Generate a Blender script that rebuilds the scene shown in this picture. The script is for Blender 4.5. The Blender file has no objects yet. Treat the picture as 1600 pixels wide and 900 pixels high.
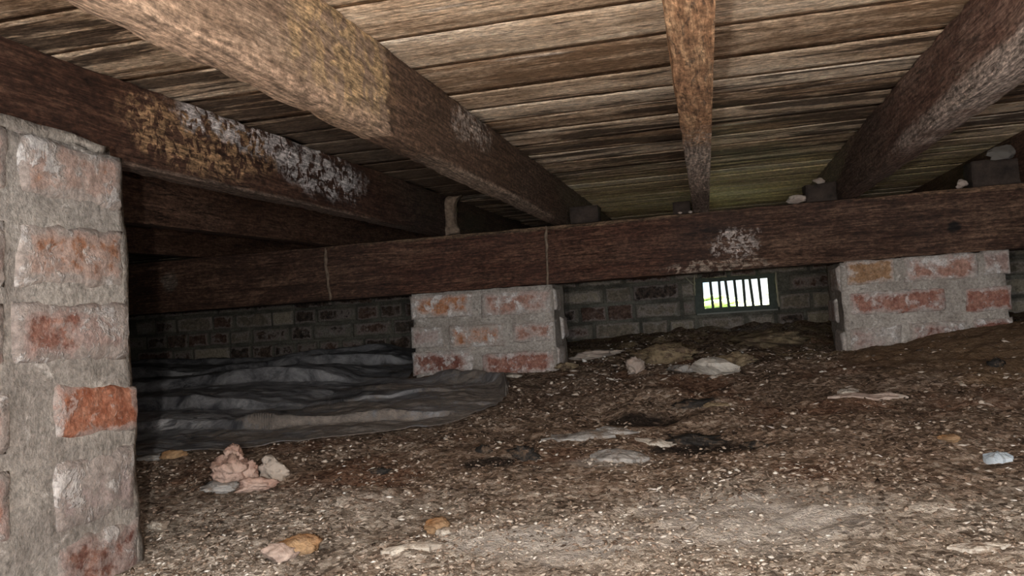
import bpy, bmesh, math, random
import numpy as np
from mathutils import Vector, Matrix

random.seed(7); RNG = np.random.default_rng(7)
S = bpy.context.scene
C = S.collection
PI = math.pi

# ------------------------------------------------------------------ camera
F, CX, CY = 1280.0, 800.0, 450.0
_a, _b, _m = 305.0, 20.0, -0.067
_u = -(F*F + _b*_b - _b*_m*_a)/(_a + _b*_m); _v = _b + _m*(_u - _a)
_Y = Vector((_a, -_b, -F)).normalized()
_X = -Vector((_u, -_v, -F)).normalized()
_Z = _X.cross(_Y)
RW = Matrix((_X, _Y, _Z))            # camera axes -> world axes
cam_d = bpy.data.cameras.new('camera')
cam_d.sensor_width = 36; cam_d.lens = F/1600*36; cam_d.clip_start = .02; cam_d.clip_end = 200
cam = bpy.data.objects.new('camera', cam_d); C.objects.link(cam)
cam.matrix_world = RW.to_4x4()
S.camera = cam

def at(px, py, x=None, y=None, z=None):
    """a point of the place on the plane x=, y= or z= that is seen at this pixel"""
    d = RW @ Vector((px-CX, -(py-CY), -F))
    if x is not None: return d*(x/d.x)
    if y is not None: return d*(y/d.y)
    return d*(z/d.z)

# ------------------------------------------------------------------ world, lamps, exposure
W = bpy.data.worlds.new('sky'); S.world = W; W.use_nodes = True
wn = W.node_tree; wn.nodes.clear()
wo = wn.nodes.new('ShaderNodeOutputWorld'); wb = wn.nodes.new('ShaderNodeBackground')
wt = wn.nodes.new('ShaderNodeTexCoord'); wnz = wn.nodes.new('ShaderNodeTexNoise'); wr = wn.nodes.new('ShaderNodeValToRGB')
wnz.inputs['Scale'].default_value = 7; wnz.inputs['Detail'].default_value = 3
wr.color_ramp.elements[0].position = .40; wr.color_ramp.elements[0].color = (.30, .58, .85, 1)
wr.color_ramp.elements[1].position = .52; wr.color_ramp.elements[1].color = (.95, 1, 1, 1)
wn.links.new(wt.outputs['Generated'], wnz.inputs['Vector']); wn.links.new(wnz.outputs[0], wr.inputs[0])
wn.links.new(wr.outputs[0], wb.inputs[0]); wn.links.new(wb.outputs[0], wo.inputs[0])
wb.inputs[1].default_value = 0.95

def lamp(name, loc, energy, size, col):
    l = bpy.data.lights.new(name, 'POINT'); l.energy = energy; l.shadow_soft_size = size; l.color = col
    o = bpy.data.objects.new(name, l); o.location = loc; C.objects.link(o); return o
# the photographer's two hand torches beside the lens
lamp('torch', (-.044, -.03, .01), 15.5, .006, (1, .95, .88))
lamp('torch', (.086, -.03, .0), 7.5, .008, (1, .93, .86))
# soft fill light added behind the photographer to even out the torch falloff
hl = bpy.data.lights.new('rear_fill', 'AREA'); hl.shape = 'RECTANGLE'; hl.size = 1.3; hl.size_y = .4
hl.energy = 9; hl.color = (.92, .96, 1)
ho = bpy.data.objects.new('rear_fill', hl); ho.location = (.35, -1.12, .05); ho.rotation_euler = (PI/2, 0, 0)
C.objects.link(ho)
sun_d = bpy.data.lights.new('sun', 'SUN'); sun_d.energy = 50; sun_d.angle = .01; sun_d.color = (1, .97, .9)
sun = bpy.data.objects.new('sun', sun_d); sun.rotation_euler = (math.radians(12), math.radians(14), 0); C.objects.link(sun)

S.view_settings.view_transform = 'Standard'; S.view_settings.look = 'None'
S.view_settings.gamma = 1; S.view_settings.exposure = 0.95; S.view_settings.use_curve_mapping = False

# ------------------------------------------------------------------ numpy noise
_P = np.random.default_rng(3).random((256, 256)).astype(np.float32)
def vnoise(x, y, seed=0):
    x = np.asarray(x, float) + seed*17.31; y = np.asarray(y, float) + seed*9.17
    xi = np.floor(x).astype(int); yi = np.floor(y).astype(int)
    fx = x-xi; fy = y-yi; fx = fx*fx*(3-2*fx); fy = fy*fy*(3-2*fy)
    g = lambda i, j: _P[(i) & 255, (j) & 255]
    return (g(xi, yi)*(1-fx)+g(xi+1, yi)*fx)*(1-fy)+(g(xi, yi+1)*(1-fx)+g(xi+1, yi+1)*fx)*fy - .5
def fbm(x, y, f, octv=4, gain=.5, seed=0):
    s = 0; a = 1
    for k in range(octv):
        s = s + a*vnoise(np.asarray(x)*f, np.asarray(y)*f, seed+k*3); f *= 2.07; a *= gain
    return s
def sstep(a, b, t):
    t = np.clip((t-a)/(b-a), 0, 1); return t*t*(3-2*t)

# ------------------------------------------------------------------ object helpers
def tag(o, label=None, cat=None, group=None, kind=None):
    if label: o['label'] = label
    if cat: o['category'] = cat
    if group: o['group'] = group
    if kind: o['kind'] = kind
    return o
def link(name, me, mat=None, parent=None):
    o = bpy.data.objects.new(name, me); C.objects.link(o)
    if mat: me.materials.append(mat)
    if parent is not None: o.parent = parent
    return o
def empty(name, loc, label, cat, group=None, kind=None):
    o = bpy.data.objects.new(name, None); o.location = loc; o.empty_display_size = .1
    C.objects.link(o); return tag(o, label, cat, group, kind)
def from_bm(name, bm, mat, parent=None, smooth=False):
    me = bpy.data.meshes.new(name)
    bmesh.ops.recalc_face_normals(bm, faces=bm.faces[:])
    bm.to_mesh(me); bm.free()
    if smooth: me.polygons.foreach_set('use_smooth', [True]*len(me.polygons))
    return link(name, me, mat, parent)
def grid_mesh(name, X, Y, Z, mat, parent=None, smooth=True):
    n, m = X.shape
    co = np.stack([X, Y, Z], -1).reshape(-1, 3)
    i = np.arange((n-1)*(m-1)); r = i//(m-1); c = i % (m-1)
    a = r*m+c
    f = np.stack([a, a+1, a+m+1, a+m], -1)
    me = bpy.data.meshes.new(name)
    me.vertices.add(len(co)); me.vertices.foreach_set('co', co.ravel().astype(np.float32))
    me.loops.add(f.size); me.loops.foreach_set('vertex_index', f.ravel().astype(np.int32))
    me.polygons.add(len(f)); me.polygons.foreach_set('loop_start', (np.arange(len(f))*4).astype(np.int32))
    me.polygons.foreach_set('loop_total', np.full(len(f), 4, np.int32))
    me.update(calc_edges=True)
    me.polygons.foreach_set('use_smooth', [smooth]*len(f))
    return link(name, me, mat, parent)

# ------------------------------------------------------------------ shader helper
class NT:
    def __init__(s, name, rough=.85, spec=.3):
        s.m = bpy.data.materials.new(name); s.m.use_nodes = True
        s.t = s.m.node_tree; s.b = s.t.nodes['Principled BSDF']
        s.b.inputs['Roughness'].default_value = rough; s.b.inputs['Specular IOR Level'].default_value = spec
        s.geo = s.t.nodes.new('ShaderNodeNewGeometry'); s.tc = s.t.nodes.new('ShaderNodeTexCoord')
        s.oi = s.t.nodes.new('ShaderNodeObjectInfo')
        s.P = s.geo.outputs['Position']; s.O = s.tc.outputs['Object']
    def n(s, t, **k):
        x = s.t.nodes.new(t)
        for a, v in k.items(): setattr(x, a, v)
        return x
    def put(s, inp, v):
        if isinstance(v, bpy.types.NodeSocket): s.t.links.new(v, inp)
        elif isinstance(v, (tuple, list)) and inp.type == 'RGBA' and len(v) == 3: inp.default_value = (*v, 1)
        else: inp.default_value = v
    def math(s, op, a, b=0., clamp=False):
        x = s.n('ShaderNodeMath', operation=op, use_clamp=clamp); s.put(x.inputs[0], a); s.put(x.inputs[1], b); return x.outputs[0]
    def vmath(s, op, a, b=None, out=0):
        x = s.n('ShaderNodeVectorMath', operation=op); s.put(x.inputs[0], a)
        if b is not None: s.put(x.inputs[1], b)
        return x.outputs[out]
    def map(s, vec, scale=(1, 1, 1), loc=(0, 0, 0), rot=(0, 0, 0)):
        x = s.n('ShaderNodeMapping'); s.put(x.inputs[0], vec); s.put(x.inputs['Scale'], scale); s.put(x.inputs['Location'], loc); s.put(x.inputs['Rotation'], rot); return x.outputs[0]
    def noise(s, vec, sc, det=4., rough=.55, dist=0., out=0):
        x = s.n('ShaderNodeTexNoise'); s.put(x.inputs['Vector'], vec); s.put(x.inputs['Scale'], sc); s.put(x.inputs['Detail'], det); s.put(x.inputs['Roughness'], rough); s.put(x.inputs['Distortion'], dist); return x.outputs[out]
    def voro(s, vec, sc, feat='F1', out='Distance', rnd=1.):
        x = s.n('ShaderNodeTexVoronoi', feature=feat); s.put(x.inputs['Vector'], vec); s.put(x.inputs['Scale'], sc); s.put(x.inputs['Randomness'], rnd); return x.outputs[out]
    def rng(s, v, a, b, c=0., d=1., smooth=True):
        x = s.n('ShaderNodeMapRange', interpolation_type='SMOOTHSTEP' if smooth else 'LINEAR'); s.put(x.inputs[0], v)
        for i, q in enumerate((a, b, c, d)): s.put(x.inputs[i+1], q)
        return x.outputs[0]
    def ramp(s, v, stops):
        x = s.n('ShaderNodeValToRGB'); s.put(x.inputs[0], v); e = x.color_ramp.elements
        while len(e) < len(stops): e.new(.5)
        for q, (p, c) in zip(e, stops): q.position = p; q.color = (*c, 1)
        return x.outputs[0]
    def mix(s, f, a, b, mode='MIX'):
        x = s.n('ShaderNodeMix', data_type='RGBA', blend_type=mode); s.put(x.inputs[0], f); s.put(x.inputs[6], a); s.put(x.inputs[7], b); return x.outputs[2]
    def sep(s, v):
        x = s.n('ShaderNodeSeparateXYZ'); s.put(x.inputs[0], v); return x.outputs
    def comb(s, a, b, c):
        x = s.n('ShaderNodeCombineXYZ'); s.put(x.inputs[0], a); s.put(x.inputs[1], b); s.put(x.inputs[2], c); return x.outputs[0]
    def bump(s, h, strength=1., dist=.002, nrm=None):
        x = s.n('ShaderNodeBump'); s.put(x.inputs['Height'], h); s.put(x.inputs['Strength'], strength); s.put(x.inputs['Distance'], dist)
        if nrm is not None: s.put(x.inputs['Normal'], nrm)
        return x.outputs[0]
    def blob(s, c, r, wob=.35, nsc=9., soft=.35, seed=0.):
        """mask 0..1 of a stain of its own at place c with radii r and a ragged edge"""
        d = s.vmath('LENGTH', s.vmath('DIVIDE', s.vmath('SUBTRACT', s.P, c), r), out=1)
        nz = s.noise(s.vmath('ADD', s.P, (seed, seed, seed)), nsc, 5., .65)
        d = s.math('ADD', d, s.math('MULTIPLY', s.math('SUBTRACT', nz, .5), wob*4))
        return s.rng(d, 1+soft, 1-soft)
    def done(s, col, nrm=None, rough=None):
        s.put(s.b.inputs['Base Color'], col)
        if nrm is not None: s.put(s.b.inputs['Normal'], nrm)
        if rough is not None: s.put(s.b.inputs['Roughness'], rough)
        return s.m

# ------------------------------------------------------------------ wood
def wood(name, axis, dark, mid, light, stains=(), contrast=1., relief=.0025, scratch=0., rot_from=None, board=False):
    """sawn timber with the grain along axis ('x' or 'y'); stains = [(mask function, colour, strength)]"""
    s = NT(name, .8, .3)
    rnd = s.oi.outputs['Random']
    off = s.comb(s.math('MULTIPLY', rnd, 31.), s.math('MULTIPLY', rnd, 17.), s.math('MULTIPLY', rnd, 7.))
    L = (lambda k: (1, k, k)) if axis == 'x' else (lambda k: (k, 1, k))
    v = s.vmath('ADD', s.P, off)
    warp = s.vmath('MULTIPLY', s.vmath('SUBTRACT', s.noise(s.map(v, L(2.5)), 1.6, 3., .55, 0., 1), (.5, .5, .5)), (.045, .045, .045))
    v = s.vmath('ADD', v, warp)
    g1 = s.noise(s.map(v, L(10)), 3.6, 8., .68)           # broad grain
    g2 = s.noise(s.map(v, L(22)), 11., 6., .68)           # fine grain
    g3 = s.noise(v, 3.2, 5., .6)
    g4 = s.noise(s.map(v, L(2.2)), 75., 5., .75)          # fibres, dirt and saw marks
    g5 = s.noise(v, 20., 6., .72, .3)                    # mottling
    t = s.math('ADD', s.math('MULTIPLY', g1, .42), s.math('MULTIPLY', g2, .26))
    t = s.math('ADD', t, s.math('ADD', s.math('MULTIPLY', g4, .14), s.math('MULTIPLY', g5, .18)))
    t = s.math('ADD', t, s.math('MULTIPLY', s.math('SUBTRACT', rnd, .5), .20 if board else .02))
    t = s.math('ADD', t, s.math('MULTIPLY', s.math('SUBTRACT', g3, .5), .22))
    k = .13/contrast
    col = s.ramp(s.rng(t, .5-k, .5+k, smooth=False), [(0, dark), (.45, mid), (1, light)])
    sp = s.noise(s.map(v, L(17)), 2.6, 5., .6)
    line = s.rng(s.math('ABSOLUTE', s.math('SUBTRACT', sp, .5)), .009, .0)
    line = s.math('MULTIPLY', line, s.rng(g3, .48, .62))
    col = s.mix(s.math('MULTIPLY', line, .8), col, tuple(c*.3 for c in dark))
    h = s.math('ADD', s.math('MULTIPLY', g2, .7), s.math('ADD', s.math('MULTIPLY', g1, .8), s.math('MULTIPLY', g4, .45)))
    h = s.math('SUBTRACT', h, s.math('MULTIPLY', line, .6))
    g6 = s.noise(s.map(v, L(5)), 60., 5., .8)
    ov = s.math('MULTIPLY', s.rng(g4, .36, .64, .58, 1.42, False), s.math('MULTIPLY', s.rng(g2, .36, .64, .72, 1.28, False), s.rng(g6, .38, .62, .70, 1.30, False)))
    if scratch:
        q = s.noise(s.map(v, L(7)), 26., 5., .72)
        col = s.mix(s.math('MULTIPLY', s.rng(q, .56, .68), scratch), col, (.42, .36, .32))
        h = s.math('ADD', h, s.rng(q, .55, .7))
    for fn, c, a in stains:
        mk = fn(s, g1, g2, v)
        # the stain keeps some of the grain under it
        c2 = s.mix(s.rng(s.math('ADD', s.math('MULTIPLY', g2, .5), s.math('MULTIPLY', g4, .5)), .38, .62), tuple(q*.55 for q in c), tuple(min(1., q*1.3) for q in c))
        col = s.mix(s.math('MULTIPLY', mk, a), col, c2)
        h = s.math('ADD', h, s.math('MULTIPLY', mk, .15))
    col = s.mix(1., col, s.comb(ov, ov, ov), 'MULTIPLY')
    return s.done(col, s.bump(h, 1., relief), s.rng(g3, .3, .7, .62, .9))

def stain_blob(c, r, wob=.4, nsc=10., soft=.3, seed=0., crust=False, crust_sc=70.):
    def fn(s, g1, g2, v):
        m = s.blob(c, r, wob, nsc, soft, seed)
        if crust:
            n = s.noise(s.P, crust_sc, 4., .6, .8)
            m = s.math('MULTIPLY', m, s.rng(n, .44, .54))
        return m
    return fn
def stain_y(y0, y1, thr=.5, w=.06, mod=.35):
    """a ragged change of tone along Y that follows the grain"""
    def fn(s, g1, g2, v):
        yy = s.rng(s.sep(s.P)[1], y0, y1, 0, 1, False)
        n = s.math('ADD', s.math('MULTIPLY', s.math('SUBTRACT', g1, .5), 2.4*mod), yy)
        return s.rng(n, thr-w, thr+w)
    return fn

# ceiling boards: tan near the lens, streaked dark and bleached grey further back
def rotten(s, g1, g2, v):
    q = s.noise(s.map(s.P, (1.3, 10, 3)), 2.3, 6., .62, .5)
    yy = s.sep(s.P)[1]
    a = s.rng(yy, 1.0, 1.85, .22, 1.25)
    left = s.rng(s.sep(s.P)[0], -.35, -.75, 0, .2)
    thr = s.math('SUBTRACT', s.math('SUBTRACT', .72, s.math('MULTIPLY', a, .20)), left)
    thr = s.math('ADD', thr, s.rng(yy, 2.25, 2.6, 0, .16))
    return s.rng(q, thr, s.math('ADD', thr, .05))
def bleached(s, g1, g2, v):
    q = s.noise(s.map(s.P, (1.1, 13, 3), (4, 9, 2)), 2.5, 5., .6, .4)
    a = s.rng(s.sep(s.P)[1], .8, 1.8, .45, 1.)
    thr = s.math('SUBTRACT', .70, s.math('MULTIPLY', a, .10))
    return s.rng(q, thr, s.math('ADD', thr, .07))
def vent_glow(s, g1, g2, v):  # yellow cast of the vent daylight, painted onto the far boards
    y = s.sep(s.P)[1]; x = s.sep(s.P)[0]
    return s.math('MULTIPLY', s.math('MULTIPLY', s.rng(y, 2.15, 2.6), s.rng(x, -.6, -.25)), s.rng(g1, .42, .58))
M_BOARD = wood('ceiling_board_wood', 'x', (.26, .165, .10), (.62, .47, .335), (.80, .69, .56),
    [(bleached, (.52, .46, .40), .7), (rotten, (.055, .034, .023), .85), (vent_glow, (.74, .58, .32), .9),
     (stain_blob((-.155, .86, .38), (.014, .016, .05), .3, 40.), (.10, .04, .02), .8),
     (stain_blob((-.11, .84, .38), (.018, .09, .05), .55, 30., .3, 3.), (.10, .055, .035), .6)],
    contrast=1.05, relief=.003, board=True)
M_J2 = wood('left_joist_wood', 'y', (.13, .085, .055), (.25, .175, .125), (.38, .29, .215),
    [(stain_blob((-.40, .93, .33), (.08, .16, .07), .5, 14., .3, 0, True, 26.), (.48, .34, .18), .65),
     (stain_blob((-.42, .9, .25), (.06, .5, .02), .3, 9., .3), (.36, .25, .18), .6),
     (stain_y(.98, 1.10, .5, .05, .30), (.088, .050, .033), .85),
     (stain_blob((-.40, 1.45, .345), (.08, .12, .035), .5, 16., .3, 0, True, 60.), (.52, .46, .42), .65),
     (stain_blob((-.42, 1.75, .25), (.06, .5, .012), .3, 12., .3), (.36, .28, .22), .7),
     (stain_y(2.0, 2.5, .5, .3, .3), (.09, .065, .05), .5)], contrast=.85, relief=.003)
M_J1 = wood('dark_joist_wood', 'y', (.018, .008, .005), (.060, .027, .017), (.16, .088, .058),
    [(stain_blob((-.795, 1.22, .32), (.1, .19, .05), .35, 12., .3, 5., True, 60.), (.36, .22, .12), .95),
     (stain_blob((-.795, 1.36, .36), (.1, .22, .035), .45, 14., .3, 2., True, 42.), (.66, .61, .61), .95),
     (stain_blob((-.785, 1.62, .33), (.1, .17, .05), .45, 14., .3, 9., True, 48.), (.60, .57, .57), .9),
     (stain_blob((-.82, 1.5, .25), (.06, .9, .008), .3, 12., .3), (.20, .15, .12), .6),
     (stain_y(1.7, 2.3, .5, .3, .2), (.026, .020, .016), .6)], contrast=.9, relief=.004)
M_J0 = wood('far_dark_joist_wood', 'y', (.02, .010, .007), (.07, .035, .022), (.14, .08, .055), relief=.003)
M_J3 = wood('middle_joist_wood', 'y', (.12, .058, .032), (.33, .185, .105), (.56, .40, .25),
    [(stain_y(1.30, 1.42, .5, .3, .2), (.46, .38, .33), .85),
     (stain_blob((0, 1.5, .25), (.06, .25, .03), .5, 30., .4, 1., True, 90.), (.55, .48, .43), .7),
     (stain_blob((0, 2.15, .25), (.06, .2, .03), .6, 20., .4, 4.), (.10, .07, .06), .6)], contrast=.85, relief=.003, scratch=.3)
M_J4 = wood('right_joist_wood', 'y', (.05, .027, .021), (.16, .09, .07), (.34, .24, .195),
    [(stain_blob((.38, 1.15, .265), (.06, .5, .018), .45, 12., .4, 2.), (.50, .43, .39), .8),
     (stain_y(1.5, 2.0, .5, .35, .2), (.13, .095, .075), .6)], contrast=.8, relief=.004, scratch=.55)
def knot(s, g1, g2, v):
    return s.blob((.64, 2.35, .150), (.016, .02, .014), .25, 40., .35)
def redden(s, g1, g2, v):
    x = s.sep(s.P)[0]
    return s.math('MULTIPLY', s.math('MULTIPLY', s.rng(x, -1.15, -.75), s.rng(x, .1, -.25)), .6)
M_BEAR = wood('bearer_wood', 'x', (.016, .008, .006), (.062, .031, .020), (.20, .12, .08),
    [(redden, (.085, .030, .018), .7),
     (stain_blob((.089, 2.35, .155), (.06, .03, .04), .6, 26., .3, 0, True, 85.), (.42, .36, .33), .9),
     (stain_blob((.03, 2.35, .095), (.13, .03, .018), .6, 26., .3, 4, True, 60.), (.32, .25, .20), .8),
     (stain_blob((-1.705, 2.35, .18), (.03, .03, .03), .6, 26., .3, 7), (.15, .13, .11), .5),
     (stain_blob((.9, 2.35, .25), (.5, .2, .014), .35, 12., .3, 7), (.17, .10, .06), .7),
     (stain_blob((-.5, 2.35, .25), (.6, .2, .012), .35, 12., .3, 7), (.15, .10, .06), .7),
     (knot, (.008, .006, .005), .95)], contrast=.85, relief=.003)

# ------------------------------------------------------------------ masonry
def mortar_mat(name, a, b, white, extra=None):
    s = NT(name, .95, .15)
    n1 = s.noise(s.P, 9., 6., .62); n2 = s.noise(s.P, 120., 5., .7); n3 = s.noise(s.P, 28., 5., .7, .5)
    col = s.ramp(s.rng(n1, .35, .65), [(0, a), (1, b)])
    col = s.mix(s.rng(n2, .52, .30, 0, .55), col, tuple(c*.45 for c in a))
    col = s.mix(s.math('MULTIPLY', s.rng(n3, .58, .68), white), col, (.66, .62, .59))
    sp_ = s.rng(s.noise(s.P, 150., 5., .8), .36, .64, .68, 1.32, False)
    col = s.mix(1., col, s.comb(sp_, sp_, sp_), 'MULTIPLY')
    h = s.math('ADD', s.math('MULTIPLY', n2, .5), s.math('MULTIPLY', n3, 1.))
    return s.done(col, s.bump(h, 1., .004))
def brick_mat(name, mortar_a, mortar_b, white=1., k=1.):
    """object colour = the brick's own colour, alpha = how much lime and mortar is smeared over it"""
    s = NT(name, .92, .18)
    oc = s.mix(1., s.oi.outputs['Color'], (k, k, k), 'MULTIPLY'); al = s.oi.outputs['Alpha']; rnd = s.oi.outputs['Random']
    off = s.vmath('ADD', s.P, s.comb(s.math('MULTIPLY', rnd, 5.), 0., s.math('MULTIPLY', rnd, 9.)))
    n1 = s.noise(off, 12., 6., .7); n2 = s.noise(off, 45., 6., .75); n3 = s.noise(off, 190., 3., .7)
    col = s.mix(s.rng(n2, .35, .70), s.mix(1., oc, (.68, .62, .60), 'MULTIPLY'), s.mix(.25, oc, (.62, .42, .32)))
    g = s.sep(s.tc.outputs['Generated'])
    # distance to the arris: the joint mortar laps over the edges
    ez = s.math('MINIMUM', g[2], s.math('SUBTRACT', 1., g[2]))
    ex = s.math('MINIMUM', s.math('MULTIPLY', g[0], 2.), s.math('MULTIPLY', s.math('SUBTRACT', 1., g[0]), 2.))
    e = s.math('MINIMUM', ez, ex)
    sm = s.math('ADD', s.math('MULTIPLY', s.math('SUBTRACT', n1, .5), 2.3), s.math('SUBTRACT', al, .5))
    sm = s.math('ADD', sm, s.rng(e, .34, .0, 0., .62))
    sm = s.math('ADD', sm, s.math('MULTIPLY', s.math('SUBTRACT', n2, .5), .8))
    mort = s.ramp(s.rng(n1, .35, .65), [(0, mortar_a), (1, mortar_b)])
    lime = s.mix(.45, mort, oc)
    lime = s.mix(.5, lime, (.52*k, .43*k, .405*k))
    col = s.mix(s.rng(sm, -.12, .10, 0., .85), col, lime)
    col = s.mix(s.rng(sm, .18, .38, 0., .8), col, mort)
    wn_ = s.noise(off, 24., 6., .75, .35)
    wm = s.math('MULTIPLY', s.rng(wn_, .53, .60), s.rng(al, .1, .6, .4, 1.))
    fl = s.rng(s.noise(off, 85., 5., .75, .8), .60, .66, 0, .55)
    wm = s.math('MAXIMUM', wm, fl)
    col = s.mix(s.math('MULTIPLY', wm, .85*white), col, (.74*k, .71*k, .70*k))
    sp_ = s.rng(s.noise(off, 130., 5., .8), .36, .64, .66, 1.34, False)
    col = s.mix(1., col, s.comb(sp_, sp_, sp_), 'MULTIPLY')
    pit = s.rng(n3, .42, .28, 0, .5)
    col = s.mix(pit, col, (.10, .07, .06))
    h = s.math('ADD', s.math('MULTIPLY', n2, 1.2), s.math('ADD', s.math('MULTIPLY', n3, .35), s.math('MULTIPLY', wm, .4)))
    return s.done(col, s.bump(h, 1., .0025))
M_MORTAR = mortar_mat('pier_mortar', (.30, .265, .235), (.46, .42, .385), .6)
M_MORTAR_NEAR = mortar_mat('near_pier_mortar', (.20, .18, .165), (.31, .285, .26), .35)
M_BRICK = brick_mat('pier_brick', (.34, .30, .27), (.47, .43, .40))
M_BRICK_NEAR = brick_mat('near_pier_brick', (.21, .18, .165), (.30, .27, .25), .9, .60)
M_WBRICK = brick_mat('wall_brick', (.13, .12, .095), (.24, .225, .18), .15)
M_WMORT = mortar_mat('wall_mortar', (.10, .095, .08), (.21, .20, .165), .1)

def stone_mesh(name, size, seed, sub=2, rough=.25, flat=False):
    bm = bmesh.new(); bmesh.ops.create_icosphere(bm, subdivisions=sub, radius=1)
    r = random.Random(seed); o = Vector((r.random()*50, r.random()*50, r.random()*50))
    from mathutils import noise as mn
    pl = [(Vector((r.uniform(-1, 1), r.uniform(-1, 1), r.uniform(-1, 1))).normalized(), r.uniform(.55, .85)) for _ in range(7)]
    for v in bm.verts:
        p = v.co.copy()
        for nn, d in pl:
            k = p.dot(nn)
            if k > d: p -= nn*(k-d)
        p *= 1 + rough*(.75*mn.noise(v.co*1.9+o) + .55*(abs(mn.noise(v.co*3.1+o))-.25) + .30*mn.noise(v.co*6.3+o) + .18*mn.noise(v.co*13.+o))
        v.co = Vector((p.x*size[0], p.y*size[1], p.z*size[2]))
    me = bpy.data.meshes.new(name); bm.to_mesh(me); bm.free()
    if not flat: me.polygons.foreach_set('use_smooth', [True]*len(me.polygons))
    return me

def quad_brick(name, c, n, depth, mat, parent, color, lime, nx=10, nz=5, rough=.0016, proud=.003):
    """a brick whose face has corners c = TL, TR, BR, BL on a wall face with outward normal n"""
    n = Vector(n).normalized()
    TL, TR, BR, BL = [Vector(q) for q in c]
    ctr = (TL+TR+BR+BL)/4; r = random.random()*90
    W_ = (TR-TL).length; H_ = (TL-BL).length; rad = .006
    U, V = np.meshgrid(np.r_[0, .04, np.linspace(.12, .88, nx-3), .96, 1], np.r_[0, .09, np.linspace(.25, .75, nz-3), .91, 1])
    d = np.minimum(np.minimum(U, 1-U)*W_, np.minimum(V, 1-V)*H_)
    rd = np.clip(1-d/rad, 0, 1)
    hgt = proud - rad*(1-np.sqrt(np.clip(1-rd**2, 0, 1)))*.9 + fbm(U*W_*60+r, V*H_*60+r, 1., 3, .55)*rough*2
    wob = fbm(U*W_*30+r+9, V*H_*30, 1., 2)*.004
    bm = bmesh.new(); vs = []
    ax = (TR-TL).normalized(); az = (TL-BL).normalized()
    for j in range(U.shape[0]):
        row = []
        for i in range(U.shape[1]):
            u = float(U[j, i]); v = float(V[j, i])
            p = (BL*(1-u)+BR*u)*(1-v)+(TL*(1-u)+TR*u)*v
            edge = (u in (0, 1)) or (v in (0, 1))
            p = p + n*float(hgt[j, i]) + (ax+az)*float(wob[j, i])*(1 if edge else .3)
            row.append(bm.verts.new(p-ctr))
        vs.append(row)
    nj, ni = U.shape
    for j in range(nj-1):
        for i in range(ni-1): bm.faces.new((vs[j][i], vs[j][i+1], vs[j+1][i+1], vs[j+1][i]))
    rim = [vs[0][i] for i in range(ni)]+[vs[j][-1] for j in range(1, nj)]+[vs[-1][i] for i in range(ni-2, -1, -1)]+[vs[j][0] for j in range(nj-2, 0, -1)]
    back = [bm.verts.new(v.co - n*(depth+proud)) for v in rim]
    L = len(rim)
    for k in range(L): bm.faces.new((rim[k], rim[(k+1) % L], back[(k+1) % L], back[k]))
    bm.faces.new(back[::-1])
    o = from_bm(name, bm, mat, parent)
    # local frame: face x along the course, z up, so that Generated coordinates follow the brick
    o.location = ctr - (parent.location if parent is not None else Vector())
    for p in o.data.polygons: p.use_smooth = True
    if abs(n.x) > .7:      # swap axes so Generated.x runs along the course
        R = Matrix.Rotation(PI/2, 4, 'Z'); o.data.transform(R.inverted()); o.rotation_euler = (0, 0, PI/2)
    o.color = (*color, lime)
    return o

def rough_box(name, lo, hi, step, amp, mat, parent=None, seed=1, freq=14., bevel=.0, skip_bottom=False):
    """box with a lumpy skin"""
    from mathutils import noise as mn
    lo = Vector(lo); hi = Vector(hi); sz = hi-lo
    bm = bmesh.new()
    n = [max(1, int(round(sz[i]/step))) for i in range(3)]
    vid = {}
    def V(i, j, k):
        key = (i, j, k)
        if key not in vid:
            p = Vector((lo[0]+sz[0]*i/n[0], lo[1]+sz[1]*j/n[1], lo[2]+sz[2]*k/n[2]))
            o = Vector((mn.noise(p*freq+Vector((seed, 0, 0))), mn.noise(p*freq+Vector((0, seed+5, 0))), mn.noise(p*freq+Vector((0, 0, seed+9)))))
            o += .45*Vector((mn.noise(p*freq*3), mn.noise(p*freq*3+Vector((7, 7, 7))), mn.noise(p*freq*3+Vector((3, 1, 8)))))
            vid[key] = bm.verts.new(p+o*amp)
        return vid[key]
    for a in range(3):
        b, c = (a+1) % 3, (a+2) % 3
        for side in (0, n[a]):
            for i in range(n[b]):
                for j in range(n[c]):
                    q = []
                    for di, dj in ((0, 0), (1, 0), (1, 1), (0, 1)):
                        k = [0, 0, 0]; k[a] = side; k[b] = i+di; k[c] = j+dj; q.append(V(*k))
                    if side == 0: q.reverse()
                    bm.faces.new(q)
    org = parent.location if parent is not None else Vector()
    for v in bm.verts: v.co -= org
    o = from_bm(name, bm, mat, parent, True)
    return o

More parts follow.
